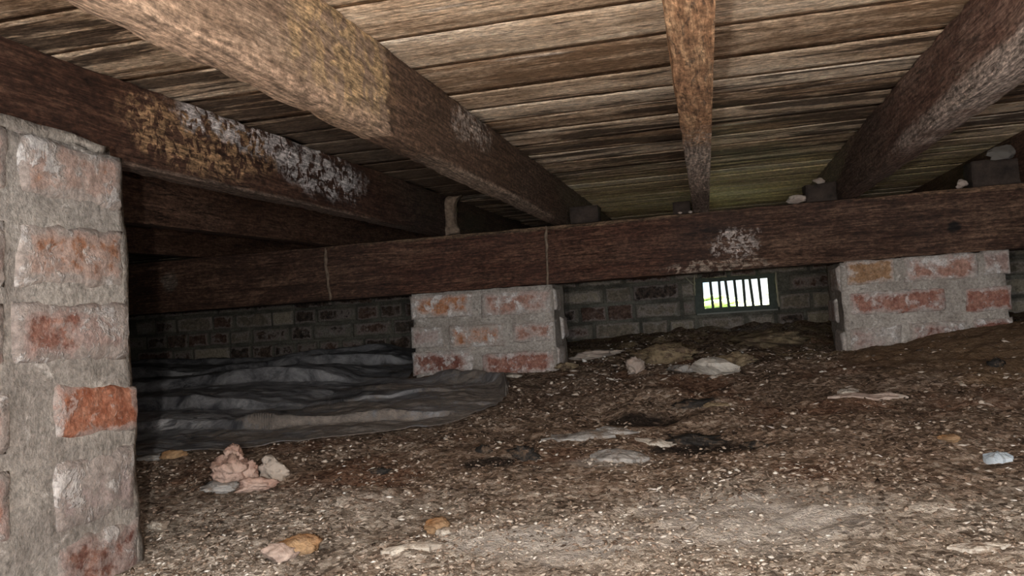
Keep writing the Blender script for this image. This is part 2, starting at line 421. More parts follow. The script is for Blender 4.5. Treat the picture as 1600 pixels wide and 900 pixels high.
# ================================================================== GROUND
PIERS = [(-.866, 2.33, -.43, 2.53), (.349, 2.33, .75, 2.58), (-1.02, -.1, -.68, .865)]
def ground(x, y):
    x = np.asarray(x, float); y = np.asarray(y, float)
    z = np.interp(y, [-1.5, .4, .8, 2.3, 3.8], [-.30, -.285, -.27, -.172, -.145])
    z = z + .012*fbm(x, y, 1.7, 3, .5, 11) + .010*fbm(x, y, 7., 3, .5, 21)*sstep(.6, 1.2, y)
    z = z + .006*fbm(x, y, 16., 3, .55, 31)
    z = z + .065*np.exp(-(((x-.80)/.36)**2+((y-2.22)/.32)**2))           # mound against the right pier
    z = z + .03*np.exp(-(((x-.45)/.5)**2+((y-1.95)/.2)**2))*.5
    bank = sstep(2.25, 3.0, y)*sstep(-.45, -.2, x)
    z = z + bank*(.018*np.abs(fbm(x, y, 9., 3, .5, 41))*2)
    z = z + .012*np.exp(-(((x-.05)/.30)**2+((y-3.45)/.2)**2))
    z = z + (.022*np.abs(fbm(x, y, 6., 4, .55, 77))+.010*fbm(x, y, 3., 2, .5, 78))*sstep(1.0, 1.7, y)*sstep(-.55, -.3, x)
    z = z - .016*np.exp(-(((x+.02)/.10)**2+((y-1.40)/.05)**2)) - .018*np.exp(-(((x+.13)/.09)**2+((y-1.62)/.06)**2))
    z = z - .02*np.exp(-(((x+.02)/.05)**2+((y-1.86)/.05)**2))
    return z
def gz(x, y): return float(ground(x, y))
def on_ground(px, py):
    d = RW @ Vector((px-CX, -(py-CY), -F)); d = d/d.y
    y = .35
    while y < 4.2 and d.z*y > gz(d.x*y, y): y += .004
    return Vector((d.x*y, y, gz(d.x*y, y)))

def ground_mat():
    s = NT('earth', .95, .15)
    xyz = s.sep(s.P)
    n0 = s.noise(s.P, 2.2, 5., .6, .3); n1 = s.noise(s.P, 11., 6., .65, .5)
    n2 = s.noise(s.P, 60., 6., .7); n3 = s.noise(s.P, 230., 3., .7)
    n4 = s.voro(s.P, 150., 'F1', 'Color'); n5 = s.sep(n4)[0]
    tt = s.math('ADD', s.math('MULTIPLY', n1, .45), s.math('ADD', s.math('MULTIPLY', n2, .30), s.math('MULTIPLY', n5, .25)))
    col = s.ramp(s.rng(tt, .33, .67, smooth=False), [(0, (.045, .030, .021)), (.4, (.19, .13, .092)), (.75, (.39, .285, .215)), (1, (.62, .52, .43))])
    red = s.rng(s.noise(s.vmath('ADD', s.P, (7, 3, 1)), 3.6, 4., .6, .5), .52, .66)
    col = s.mix(s.math('MULTIPLY', red, .7), col, s.ramp(tt, [(.35, (.09, .04, .024)), (.65, (.30, .155, .095))]))
    # pale mortar droppings and lime dust close to the lens
    pz = s.rng(xyz[1], 1.48, .88, -.10, .19)
    p = s.math('ADD', s.math('ADD', s.math('MULTIPLY', n0, .6), s.math('MULTIPLY', n2, .4)), pz)
    pale = s.rng(p, .50, .66)
    col = s.mix(s.math('MULTIPLY', pale, .85), col, s.ramp(s.rng(tt, .36, .64, smooth=False), [(0, (.12, .095, .075)), (.45, (.36, .31, .26)), (1, (.68, .62, .55))]))
    for c, r, sd in (((.03, 1.02, -.25), (.13, .10, .1), 1.), ((-.17, 1.29, -.24), (.06, .035, .1), 2.), ((-.20, .93, -.26), (.12, .05, .1), 5.)):
        col = s.mix(s.math('MULTIPLY', s.blob(c, r, .4, 14., .4, sd), .55), col, (.62, .59, .56))
    # black patches, the larger ones over dips in the ground
    for c, r, sd in (((-.02, 1.385, -.23), (.075, .04, .1), 1.), ((-.14, 1.60, -.21), (.085, .05, .1), 4.), ((-.02, 1.84, -.2), (.06, .05, .1), 6.),
                     ((-.36, 1.28, -.2), (.05, .035, .1), 8.), ((.06, 1.36, -.2), (.03, .012, .1), 3.), ((.7, 2.12, -.13), (.03, .03, .1), 9.)):
        col = s.mix(s.math('MULTIPLY', s.blob(c, r, .45, 22., .3, sd), .88), col, (.018, .014, .012))
    # brown sandy mound against the right pier, yellowish crumbs by the vent
    col = s.mix(s.math('MULTIPLY', s.blob((.72, 2.1, -.13), (.42, .38, .3), .25, 6., .3), .75), col, s.ramp(n2, [(.3, (.15, .09, .05)), (.7, (.40, .26, .15))]))
    yb = s.math('MULTIPLY', s.rng(xyz[1], 2.05, 2.6), s.rng(n1, .45, .62))
    col = s.mix(s.math('MULTIPLY', yb, .6), col, (.36, .28, .15))
    col = s.mix(s.rng(n3, .62, .72, 0, .55), col, (.46, .38, .29))
    col = s.mix(s.rng(n3, .42, .30, 0, .7), col, (.03, .02, .015))
    h = s.math('ADD', s.math('MULTIPLY', n2, 1.), s.math('MULTIPLY', n3, .45))
    return s.done(col, s.bump(h, 1., .012))
M_EARTH = ground_mat()
xs = np.unique(np.r_[np.linspace(-3.25, -1.1, 90), np.linspace(-1.1, .85, 330), np.linspace(.85, 2.3, 60)])
ys = [-1.2]
while ys[-1] < .3: ys.append(ys[-1]+.06)
while ys[-1] < 3.9: ys.append(ys[-1]+max(.0038, .0058*ys[-1]))
X, Y = np.meshgrid(xs, ys)
fine = .0045*fbm(X, Y, 45., 3, .6, 51) + .003*np.abs(fbm(X, Y, 90., 2, .6, 61))
Zg = ground(X, Y)+fine
floor = grid_mesh('floor', X, Y, Zg, M_EARTH); tag(floor, 'rough brown earth floor of the crawl space, strewn with mortar crumbs', kind='structure')

# ================================================================== SHELL
def box(name, lo, hi, mat, parent=None, bevel=0, kind=None, label=None):
    bm = bmesh.new(); bmesh.ops.create_cube(bm, size=1)
    lo = Vector(lo); hi = Vector(hi)
    for v in bm.verts: v.co = Vector(((v.co.x+.5)*(hi.x-lo.x)+lo.x, (v.co.y+.5)*(hi.y-lo.y)+lo.y, (v.co.z+.5)*(hi.z-lo.z)+lo.z))
    if bevel: bmesh.ops.bevel(bm, geom=bm.edges[:], offset=bevel, segments=1, affect='EDGES')
    if parent is not None:
        for v in bm.verts: v.co -= parent.location
    o = from_bm(name, bm, mat, parent)
    return tag(o, label, kind=kind)
ZC = .38
M_DARK = NT('sub_floor_backing').done((.03, .02, .015))
ceil = box('ceiling', (-3.3, -1.3, ZC+.022), (2.4, 3.92, ZC+.05), M_DARK, kind='structure', label='underside of the timber floor above')
yb = -1.2; bi = 0
brs = random.Random(12)
JX = [-2.9, -2.45, -2.0, -1.6, -1.2, -.78, -.39, 0, .36, .78, 1.2, 1.62, 2.3]
while yb < 3.8:
    w = brs.choice([.10, .125, .14, .155, .12])+brs.uniform(-.006, .006)
    jy = yb+w/2-.8
    JX = [-2.9, -2.45, -2.0, -1.70+.09*jy, -1.265+.084*jy, -.828+.031*jy, -.425+.013*jy, 0, .392, .832, 1.25, 1.65, 1.98]
    cuts = sorted({-3.2, 2.3, JX[brs.randrange(3, 6)], JX[brs.randrange(6, 12)]})
    for x0, x1 in zip(cuts[:-1], cuts[1:]):
        nx = max(4, int((x1-x0)/.035)); ny = 7
        U, V = np.meshgrid(np.linspace(x0+.001, x1-.001, nx+1), np.linspace(0, 1, ny+1))
        gap = .0003+.0022*np.clip(fbm(U, U*0+bi, 4., 3, .6, 71), 0, 1)
        YY = yb+gap+(w-2*gap)*V+ .0015*fbm(U, V*0+bi, 8., 2, .5, 5)
        zz = ZC + brs.uniform(-.0006, .0008) + .003*fbm(U*1.3, YY*22, 1.2, 4, .55, 81)
        n_, m_ = U.shape
        bm = bmesh.new(); cx_, cy_ = (x0+x1)/2, yb+w/2
        bot = [[bm.verts.new((U[j, i]-cx_, YY[j, i]-cy_, zz[j, i]-ZC)) for i in range(m_)] for j in range(n_)]
        for j in range(n_-1):
            for i in range(m_-1): bm.faces.new((bot[j][i], bot[j+1][i], bot[j+1][i+1], bot[j][i+1]))
        rim = [bot[0][i] for i in range(m_)]+[bot[j][-1] for j in range(1, n_)]+[bot[-1][i] for i in range(m_-2, -1, -1)]+[bot[j][0] for j in range(n_-2, 0, -1)]
        top = [bm.verts.new((v.co.x, v.co.y, .02)) for v in rim]
        for k in range(len(rim)): bm.faces.new((rim[k], top[k], top[(k+1) % len(rim)], rim[(k+1) % len(rim)]))
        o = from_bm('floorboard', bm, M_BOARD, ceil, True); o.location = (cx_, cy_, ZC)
        bi += 1
    yb += w
# far wall with the vent opening
WY = 3.8
VX0, VX1, VZ0, VZ1 = -.048, .303, -.056, .103
wall = box('wall_back', (-3.3, WY+.012, -.5), (VX0-.006, WY+.11, ZC+.03), M_WMORT, kind='structure', label='dim brick foundation wall at the far side')
bm = bmesh.new()
def addbox(bm, lo, hi):
    g = bmesh.ops.create_cube(bm, size=1)['verts']
    for v in g: v.co = Vector(((v.co.x+.5)*(hi[0]-lo[0])+lo[0], (v.co.y+.5)*(hi[1]-lo[1])+lo[1], (v.co.z+.5)*(hi[2]-lo[2])+lo[2]))
addbox(bm, (VX1+.006, WY+.012, -.5), (2.4, WY+.11, ZC+.03))
addbox(bm, (VX0-.006, WY+.012, -.5), (VX1+.006, WY+.11, VZ0-.006))
addbox(bm, (VX0-.006, WY+.012, VZ1+.006), (VX1+.006, WY+.11, ZC+.03))
from_bm('mortar_bed', bm, M_WMORT, wall)
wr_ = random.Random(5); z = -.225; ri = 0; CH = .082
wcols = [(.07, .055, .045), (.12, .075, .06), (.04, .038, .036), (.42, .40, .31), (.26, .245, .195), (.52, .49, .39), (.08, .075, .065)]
while z < .3:
    x = -2.98 + (0 if ri % 2 else -.06)
    while x < 2.0:
        L = wr_.choice([.205, .205, .112, .112])
        a0, a1 = x, x+L
        x += L+.013
        z0, z1 = z, z+CH-.014
        if z0 < VZ1 and z1 > VZ0 and a1 > VX0 and a0 < VX1:
            if a0 < VX0-.05: a1 = VX0-.008
            elif a1 > VX1+.05: a0 = VX1+.008
            else: continue
        if -1.15 < a0 and a1 < -1.0 and False: continue
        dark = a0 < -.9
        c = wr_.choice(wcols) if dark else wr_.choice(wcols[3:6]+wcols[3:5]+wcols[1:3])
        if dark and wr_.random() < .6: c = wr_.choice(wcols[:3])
        p = wr_.uniform(.0, .006)
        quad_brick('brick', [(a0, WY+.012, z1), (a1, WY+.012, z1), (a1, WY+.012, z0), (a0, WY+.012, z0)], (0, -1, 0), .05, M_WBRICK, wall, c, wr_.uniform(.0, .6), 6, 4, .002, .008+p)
    z += CH; ri += 1
box('wall_left', (-3.3, -1.3, -.5), (-3.2, 3.95, ZC+.03), M_WMORT, kind='structure')
box('wall_right', (2.3, -1.3, -.5), (2.4, 3.95, ZC+.03), M_WMORT, kind='structure')
# wall behind the photographer, with an opening behind the added fill light
bm = bmesh.new()
addbox(bm, (-3.3, -1.3, -.5), (-.35, -1.2, ZC+.03)); addbox(bm, (1.05, -1.3, -.5), (2.4, -1.2, ZC+.03))
addbox(bm, (-.35, -1.3, -.5), (1.05, -1.2, -.2)); addbox(bm, (-.35, -1.3, .28), (1.05, -1.2, ZC+.03))
tag(from_bm('wall_front', bm, M_WMORT), kind='structure')

# vent grille set deep in the opening
M_VENT = NT('grey_green_metal', .6, .4)
_n = M_VENT.noise(M_VENT.P, 60., 4.)
M_VENTm = M_VENT.done(M_VENT.ramp(_n, [(.3, (.045, .06, .045)), (.7, (.08, .10, .08))]))
vy = WY+.07
vent = empty('air_vent', ((VX0+VX1)/2, vy, VZ0), 'small rectangular barred air vent in the far brick wall, bright daylight showing between its bars', 'vent')
g = [at(1098, 441, y=vy), at(1199, 435, y=vy), at(1202, 476, y=vy), at(1101, 482, y=vy)]
gx0, gx1, gz0, gz1 = -.010, .262, -.028, .080
gx0 = (g[0].x+g[3].x)/2; gx1 = (g[1].x+g[2].x)/2; gz1 = (g[0].z+g[1].z)/2; gz0 = (g[2].z+g[3].z)/2
bm = bmesh.new()
addbox(bm, (VX0-.006, vy, VZ0-.006), (gx0, vy+.012, VZ1+.006)); addbox(bm, (gx1, vy, VZ0-.006), (VX1+.006, vy+.012, VZ1+.006))
addbox(bm, (gx0, vy, VZ0-.006), (gx1, vy+.012, gz0)); addbox(bm, (gx0, vy, gz1), (gx1, vy+.012, VZ1+.006))
for v in bm.verts: v.co -= vent.location
from_bm('vent_frame', bm, M_VENTm, vent)
for k in range(7):
    c = gx0+(gx1-gx0)*(k+1)/8*1.0
    lean = .004*math.sin(k*2.1)
    bm = bmesh.new(); addbox(bm, (c-.0062, vy+.001, gz0-.001), (c+.0062, vy+.011, gz1+.001))
    for v in bm.verts: v.co.x += (-.004+lean)*(v.co.z-gz0)/(gz1-gz0)+.002; v.co -= vent.location
    from_bm('bar', bm, M_VENTm, vent)
M_SILL = NT('pale_render').done((.32, .32, .29))
box('sill', (VX0, WY-.004, VZ0-.006), (VX1, WY+.07, VZ0), M_SILL, vent)
# ragged pale mortar edges either side of the opening
def strip_tube(name, pts, r, mat, parent=None, seed=1, squash=1.):
    from mathutils import noise as mn
    bm = bmesh.new(); rings = []
    P3 = []
    for a, b in zip(pts[:-1], pts[1:]):
        a = Vector(a); b = Vector(b); n = max(2, int((b-a).length/(r*1.6)))
        for i in range(n): P3.append(a.lerp(b, i/n))
    P3.append(Vector(pts[-1]))
    for i, p in enumerate(P3):
        t = (P3[min(i+1, len(P3)-1)]-P3[max(i-1, 0)]).normalized()
        u = t.cross(Vector((0, 1, 0)));
        if u.length < .1: u = t.cross(Vector((1, 0, 0)))
        u.normalize(); w = t.cross(u)
        rr = r*(1+.7*mn.noise(p*60+Vector((seed, 0, 0))))
        if i in (0, len(P3)-1): rr *= .3
        q = p+Vector((mn.noise(p*40+Vector((0, seed, 0))), 0, mn.noise(p*43)))*r*.8
        rings.append([bm.verts.new(q+(u*math.cos(k*PI/3)+w*math.sin(k*PI/3)*squash)*rr) for k in range(6)])
    for a, b in zip(rings[:-1], rings[1:]):
        for k in range(6): bm.faces.new((a[k], a[(k+1) % 6], b[(k+1) % 6], b[k]))
    bm.faces.new(rings[0][::-1]); bm.faces.new(rings[-1])
    if parent is not None:
        for v in bm.verts: v.co -= parent.location
    return from_bm(name, bm, mat, parent, True)
M_ROOT = NT('dry_mortar_squeeze').done((.46, .43, .33))
strip_tube('mortar_edge', [at(1212, 425, y=WY-.003), at(1214, 452, y=WY-.003), at(1217, 480, y=WY-.003)], .0045, M_ROOT, vent, 3)
strip_tube('mortar_edge', [at(1085, 428, y=WY-.003), at(1085, 444, y=WY-.003), at(1086, 462, y=WY-.003)], .0035, M_ROOT, vent, 6)
strip_tube('mortar_edge', [at(1070, 432, y=WY-.003), at(1078, 440, y=WY-.003), at(1085, 446, y=WY-.003)], .003, M_ROOT, vent, 8)

# outdoors beyond the vent
s = NT('lawn_grass', .9); M_GRASS = s.done(s.ramp(s.noise(s.P, 6., 4.), [(.3, (.26, .30, .12)), (.7, (.52, .53, .30))]))
X, Y = np.meshgrid(np.linspace(-14, 14, 60), np.r_[np.linspace(3.92, 6, 25), np.linspace(6.2, 30, 60)])
lawn = grid_mesh('lawn', X, Y, -.085+.03*fbm(X, Y, 1.2, 3)-.0*Y, M_GRASS); tag(lawn, 'sunlit green lawn outside beyond the vent', kind='structure')
s = NT('hedge_leaf', .8); M_HEDGE = s.done(s.ramp(s.noise(s.P, 9., 4.), [(.3, (.16, .26, .10)), (.7, (.42, .52, .26))]))
for hx, hy, hr, hh, lb in ((-.2, 9.5, .55, .10, 'left'), (1.25, 11., .5, .12, 'right')):
    o = link('shrub', stone_mesh('shrub', (hr, .5, hh), int(hx*10)+9, 4, .5), M_HEDGE)
    o.location = (hx, hy, -.06+hh*.3)
    tag(o, 'low green shrub on the lawn seen between the %smost bars of the vent' % lb, 'shrub')

# ================================================================== TIMBERS
def beam(name, p0, p1, w, h, mat, label, seed, group=None, step=.022, amp=.0016, chips=0.):
    """timber from p0 to p1 (x, y of the right lower arris), width w to the left of it, height h above"""
    from mathutils import noise as mn
    p0 = Vector(p0); p1 = Vector(p1); L = (p1-p0).length; t = (p1-p0).normalized()
    side = Vector((t.y, -t.x, 0))          # to the right
    up = Vector((0, 0, 1))
    # profile: worn arrises
    b = .004
    nw = max(2, int(w/.013)); nh = max(3, int(h/.013))
    prof = []
    for i in range(nw+1): prof.append((-w+w*i/nw, 0))
    for i in range(1, nh+1): prof.append((0, h*i/nh))
    for i in range(1, nw+1): prof.append((-w*i/nw, h))
    for i in range(1, nh): prof.append((-w, h-h*i/nh))
    n = int(L/step); bm = bmesh.new(); rings = []
    ctr = (p0+p1)/2
    for k in range(n+1):
        c = p0+t*(L*k/n); ring = []
        for q, (a, z) in enumerate(prof):
            ca = a; cz = z
            corner = (a in (0, -w)) and (z in (0, h))
            if corner:
                e = b*(.5+1.0*abs(mn.noise(Vector((k*.35+seed, q*3.1, 0))))*2)
                ca += e*.6*(1 if a == -w else -1); cz += e*.6*(1 if z == 0 else -1)
            p = c+side*ca+up*cz
            nz = mn.noise(Vector((p.x*20+seed, p.y*6, p.z*35)))+.5*mn.noise(Vector((p.x*40, p.y*19+seed, p.z*70)))
            d = (side*(1 if a == 0 else -1 if a == -w else 0)+up*(1 if z == h else -1 if z == 0 else 0))
            p += d*nz*amp*(.3 if z == 0 or z == h else 1)
            ring.append(bm.verts.new(p-ctr))
        rings.append(ring)
    m = len(prof)
    for a, c in zip(rings[:-1], rings[1:]):
        for k in range(m): bm.faces.new((a[k], a[(k+1) % m], c[(k+1) % m], c[k]))
    bm.faces.new(rings[0][::-1]); bm.faces.new(rings[-1])
    o = from_bm(name, bm, mat, None, True); o.location = ctr
    cs = [0, nw, nw+nh, 2*nw+nh]                   # the four arrises stay crisp
    cset = set(cs); at_ = o.data.attributes.new('sharp_edge', 'BOOLEAN', 'EDGE') if 'sharp_edge' not in o.data.attributes else o.data.attributes['sharp_edge']
    ev = np.empty(len(o.data.edges)*2, np.int32); o.data.edges.foreach_get('vertices', ev); ev = ev.reshape(-1, 2)
    at_.data.foreach_set('value', np.isin(ev[:, 0] % m, cs) & ((ev[:, 0] % m) == (ev[:, 1] % m)))
    return tag(o, label, 'beam', group)
HB = .251; HJ = ZC-HB-.002
Y1 = 3.79
def joist(xa, xb, w, mat, label, seed, ya=-1.1, bot=HB, **k):
    # xa at y=0.8, xb at y=2.35: position of the right lower arris
    sl = (xb-xa)/1.55
    return beam('floor_joist', (xa+sl*(ya-.8), ya, bot), (xb+sl*(Y1-2.35), Y1, bot), w, ZC-.0025-bot, mat, label, seed, **k)
joist(.025, .0235, .045, M_J3, 'narrow orange-brown floor joist in the middle, seen from right below', 3)
joist(-.404, -.384, .042, M_J2, 'thick tan floor joist crossing the upper left, its far half darker brown', 5)
joist(-.805, -.757, .045, M_J1, 'dark brown floor joist with white mould and a crusty patch, above the near pier', 8, amp=.003)
joist(-1.25, -1.12, .05, M_J0, 'dark red-brown floor joist low behind the mouldy one, left of it', 11)
joist(-1.72, -1.58, .05, M_J0, 'nearly black floor joist deepest in the shade at the far left', 14)
joist(.416, .421, .052, M_J4, 'reddish dark floor joist with pale scratches, upper right of the photo', 17, amp=.003)
joist(.855, .86, .05, M_J0, 'dark floor joist right of the scratched one, mostly out of frame', 19)

bz0 = .079
bearer = beam('bearer_beam', (2.2, 2.35, bz0), (-3.1, 2.35, bz0), .10, HB-bz0-.001, M_BEAR,
              'long dark red-brown bearer beam resting on the brick piers under all the joists', 23, step=.03)
# beam() puts the width to the left of the run: from right to left that is -Y, so move it back
bearer.location.y += .10
M_MUD = NT('mud_tube')
_n = M_MUD.noise(M_MUD.P, 90., 4.); M_MUDm = M_MUD.done(M_MUD.ramp(_n, [(.3, (.10, .07, .05)), (.7, (.26, .19, .14))]), M_MUD.bump(_n, 1., .003))
def world_strip(name, pts, r, seed):
    o = strip_tube(name, pts, r, M_MUDm, None, seed, .6)
    o.parent = bearer; o.matrix_parent_inverse = Matrix.Translation(-bearer.location); return o
world_strip('mud_tube', [at(508, 387, y=2.349), at(511, 430, y=2.349), at(516, 470, y=2.349)], .0055, 2)
world_strip('mud_tube', [at(853, 352, y=2.349), at(854, 400, y=2.349), at(856, 447, y=2.349)], .004, 4)

# ================================================================== PIERS
TC = (.42, .17, .10); RED = (.36, .17, .135); PINK = (.46, .27, .22); MAR = (.24, .10, .08); PUR = (.38, .29, .27); BUFF = (.40, .25, .14); ORG = (.52, .24, .12)
def far_pier(label, x0, x1, y0, y1, front, side_right, name='brick_pier', z0=-.30, top=.078):
    p = empty(name, ((x0+x1)/2, (y0+y1)/2, -.17), label, 'pier')
    rough_box('mortar', (x0+.003, y0+.003, z0), (x1-.003, y1-.003, top), .016, .0035, M_MORTAR, p, int(x0*10)+20, 22.)
    for (a, b, t, d, c, l) in front:
        TL = at(a, t, y=y0); TR = at(b, t-(b-a)*.06, y=y0); BR = at(b+(d-t)*.05, d-(b-a)*.055, y=y0); BL = at(a+(d-t)*.05, d, y=y0)
        quad_brick('brick', [TL, TR, BR, BL], (0, -1, 0), .09, M_BRICK, p, c, l-.12, 12, 7, .0016, .0012)
    # header faces down the visible side
    xs_ = x1 if side_right else x0; nn = (1 if side_right else -1)
    zz = top-.01; k = 0
    while zz > -.20:
        za, zb_ = zz, zz-.066
        ya, yb_ = (y0+.10, y1-.012) if k % 2 else (y0+.014, y1-.10)
        q = [(xs_, ya, za), (xs_, yb_, za), (xs_, yb_, zb_), (xs_, ya, zb_)] if side_right else [(xs_, yb_, za), (xs_, ya, za), (xs_, ya, zb_), (xs_, yb_, zb_)]
        quad_brick('brick', q, (nn, 0, 0), .04, M_BRICK, p, random.choice([(.74, .70, .67), (.60, .55, .52), (.52, .42, .38)]), .35, 8, 5, .003, .0055)
        zz -= .087; k += 1
    return p
far_pier('low squat pier of six bricks with orange patches under the middle of the bearer beam', -.866, -.430, 2.33, 2.53,
    [(640, 737, 462, 500, ORG, .55), (751, 861, 457, 496, PINK, .55),
     (641, 691, 512, 545, PUR, .8), (700, 787, 510, 545, ORG, .72), (799, 864, 505, 536, PINK, .6),
     (643, 738, 551, 588, MAR, .45), (751, 866, 553, 592, RED, .4)], True)
far_pier('wide right-hand brick pier half buried in a brown soil mound', .349, .748, 2.33, 2.58,
    [(1321, 1398, 408, 446, BUFF, .3), (1412, 1528, 401, 441, PINK, .5), (1537, 1578, 391, 430, PUR, .55),
     (1325, 1478, 458, 494, RED, .42), (1508, 1581, 450, 488, RED, .25),
     (1328, 1408, 513, 552, PUR, .85), (1420, 1510, 505, 545, MAR, .7), (1520, 1583, 499, 538, MAR, .55),
     (1330, 1400, 560, 596, MAR, .5), (1412, 1560, 556, 592, MAR, .5)], False)
M_PLASTER = mortar_mat('mortar_bedding', (.19, .165, .145), (.32, .285, .25), .5)
# near pier, seen on its right-hand face
PX = -.68
near = empty('brick_pier', (-.85, .5, -.27), 'tall near brick pier filling the left edge, smeared with mortar and lime', 'pier')
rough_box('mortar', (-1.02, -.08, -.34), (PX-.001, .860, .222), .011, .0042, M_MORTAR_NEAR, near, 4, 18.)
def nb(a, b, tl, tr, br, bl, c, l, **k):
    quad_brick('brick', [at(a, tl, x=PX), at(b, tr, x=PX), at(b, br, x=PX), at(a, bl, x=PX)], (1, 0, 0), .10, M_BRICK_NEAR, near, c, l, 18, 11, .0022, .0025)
nb(30, 191, 205, 250, 330, 302, (.50, .24, .14), .52)
nb(28, 192, 343, 364, 452, 446, (.50, .25, .15), .42)
nb(22, 203, 472, 474, 560, 572, RED, .60)
nb(84, 214, 597, 604, 672, 690, (.50, .19, .11), .28)
nb(82, 212, 722, 692, 800, 842, (.44, .34, .35), .85)
nb(86, 217, 852, 806, 905, 945, MAR, .42)
nb(-180, 14, 150, 196, 300, 280, PINK, .6)
nb(-200, 12, 330, 340, 446, 440, PINK, .6)
nb(-160, 8, 478, 474, 574, 590, RED, .5)
nb(-150, 16, 640, 612, 706, 730, PINK, .75)
nb(-160, 17, 752, 736, 850, 880, (.44, .24, .20), .45)
# back wythe: the far face of the pier
for k in range(5):
    zt = .215-k*.093
    quad_brick('brick', [(-.70, .865, zt), (-.90, .865, zt), (-.90, .865, zt-.078), (-.70, .865, zt-.078)], (0, 1, 0), .05, M_BRICK_NEAR, near, random.choice([PINK, RED, MAR]), .5, 8, 5, .003, .003)
# mortar bed between pier and joist
rough_box('mortar_bed', (-.98, .30, .215), (-.692, .85, HB-.001), .012, .004, M_PLASTER, near, 9, 18.)

for v in near.children[-1].data.vertices:      # the bed thins out towards the corner
    wy = v.co.y+near.location.y; wz = v.co.z+near.location.z
    if wz > .235: v.co.z -= .016*max(0, min(1, (wy-.55)/.3))
# ================================================================== small masonry at the bearer
s = NT('pale_rubble', .95); _n = s.noise(s.P, 40., 5., .7); _m2 = s.noise(s.P, 9., 3.)
M_RUB = s.done(s.mix(s.rng(_m2, .4, .6), s.ramp(_n, [(.3, (.26, .19, .16)), (.7, (.55, .44, .38))]), (.42, .36, .31)), s.bump(_n, 1., .005))
s = NT('timber_offcut_dark', .9); _n = s.noise(s.P, 30., 5., .7)
M_OFF = s.done(s.ramp(_n, [(.3, (.02, .015, .013)), (.7, (.07, .05, .04))]), s.bump(_n, 1., .004))
def rock(name, loc, size, seed, mat, label, cat, rot=0., group=None, sub=3, rough=.3, flat=False):
    o = link(name, stone_mesh(name, size, seed, max(sub, 4) if not flat else sub, rough, flat), mat)
    o.location = loc; o.rotation_euler = (0, 0, rot); return tag(o, label, cat, group)
M_GRY2 = NT('dim_mortar').done((.16, .145, .13))
# termite mud column between bearer and boards, by the dark joist
mc = rough_box('mud_column', (-.765, 2.375, HB-.002), (-.72, 2.41, ZC-.012), .01, .010, M_MUDm, None, 5, 30.)
for v in mc.data.vertices:
    k = (v.co.z-HB)/(ZC-HB); v.co.x += .03*(1-k)*(-.4)+.03*abs(k-.4); v.co.x = -.74+(v.co.x+.74)*(1.15-.6*math.sin(k*PI))
tag(mc, 'grey-brown waisted mud column on the bearer beside the end of the mouldy joist', 'mud column')
def block(x0, x1, y0, y1, z1, label, seed, mat=M_OFF, name='packing_block', cat='block', z0=HB-.001):
    o = rough_box(name, (x0, y0, z0), (x1, y1, z1), .012, .004, mat, None, seed, 25.); return tag(o, label, cat)
block(-.372, -.29, 2.37, 2.445, .300, 'dark packing block on the bearer against the right side of the tan joist', 1)
block(.285, .365, 2.37, 2.445, .300, 'dark packing block on the bearer left of the scratched right joist', 2)
block(-.075, -.027, 2.37, 2.44, .285, 'short dark block on the bearer left of the middle joist', 3)
rock('mortar_lump', (.262, 2.39, HB+.012), (.028, .02, .014), 4, M_RUB, 'pinkish mortar lump on the bearer left of the dark packing block', 'lump')
rock('mortar_lump', (.325, 2.40, .309), (.016, .013, .010), 5, M_RUB, 'small pale mortar lump on top of the dark packing block by the right joist', 'lump')
block(.70, .83, 2.37, 2.445, .318, 'dark broken block on the bearer at the right edge of the photo', 6)
rock('mortar_lump', (.785, 2.39, .335), (.045, .02, .022), 8, M_GRY2, 'grey rough mortar lump on the dark broken block at the right edge', 'lump')
rock('mortar_lump', (.672, 2.37, .262), (.018, .012, .012), 9, M_RUB, 'small white mortar lump on the bearer beside the dark broken block', 'lump')
for px, py, r, lb in ((1062, 327, .006, 'leftmost'), (1078, 325, .007, 'middle'), (1098, 323, .006, 'rightmost')):
    p = at(px, py, y=2.362); p.z = HB+.002
    rock('mortar_crumb', p, (r, r, r*.6), px, M_RUB, lb+' of three tiny mortar crumbs on the bearer below the middle joist', 'crumb', group='crumbs under the middle joist', sub=2)

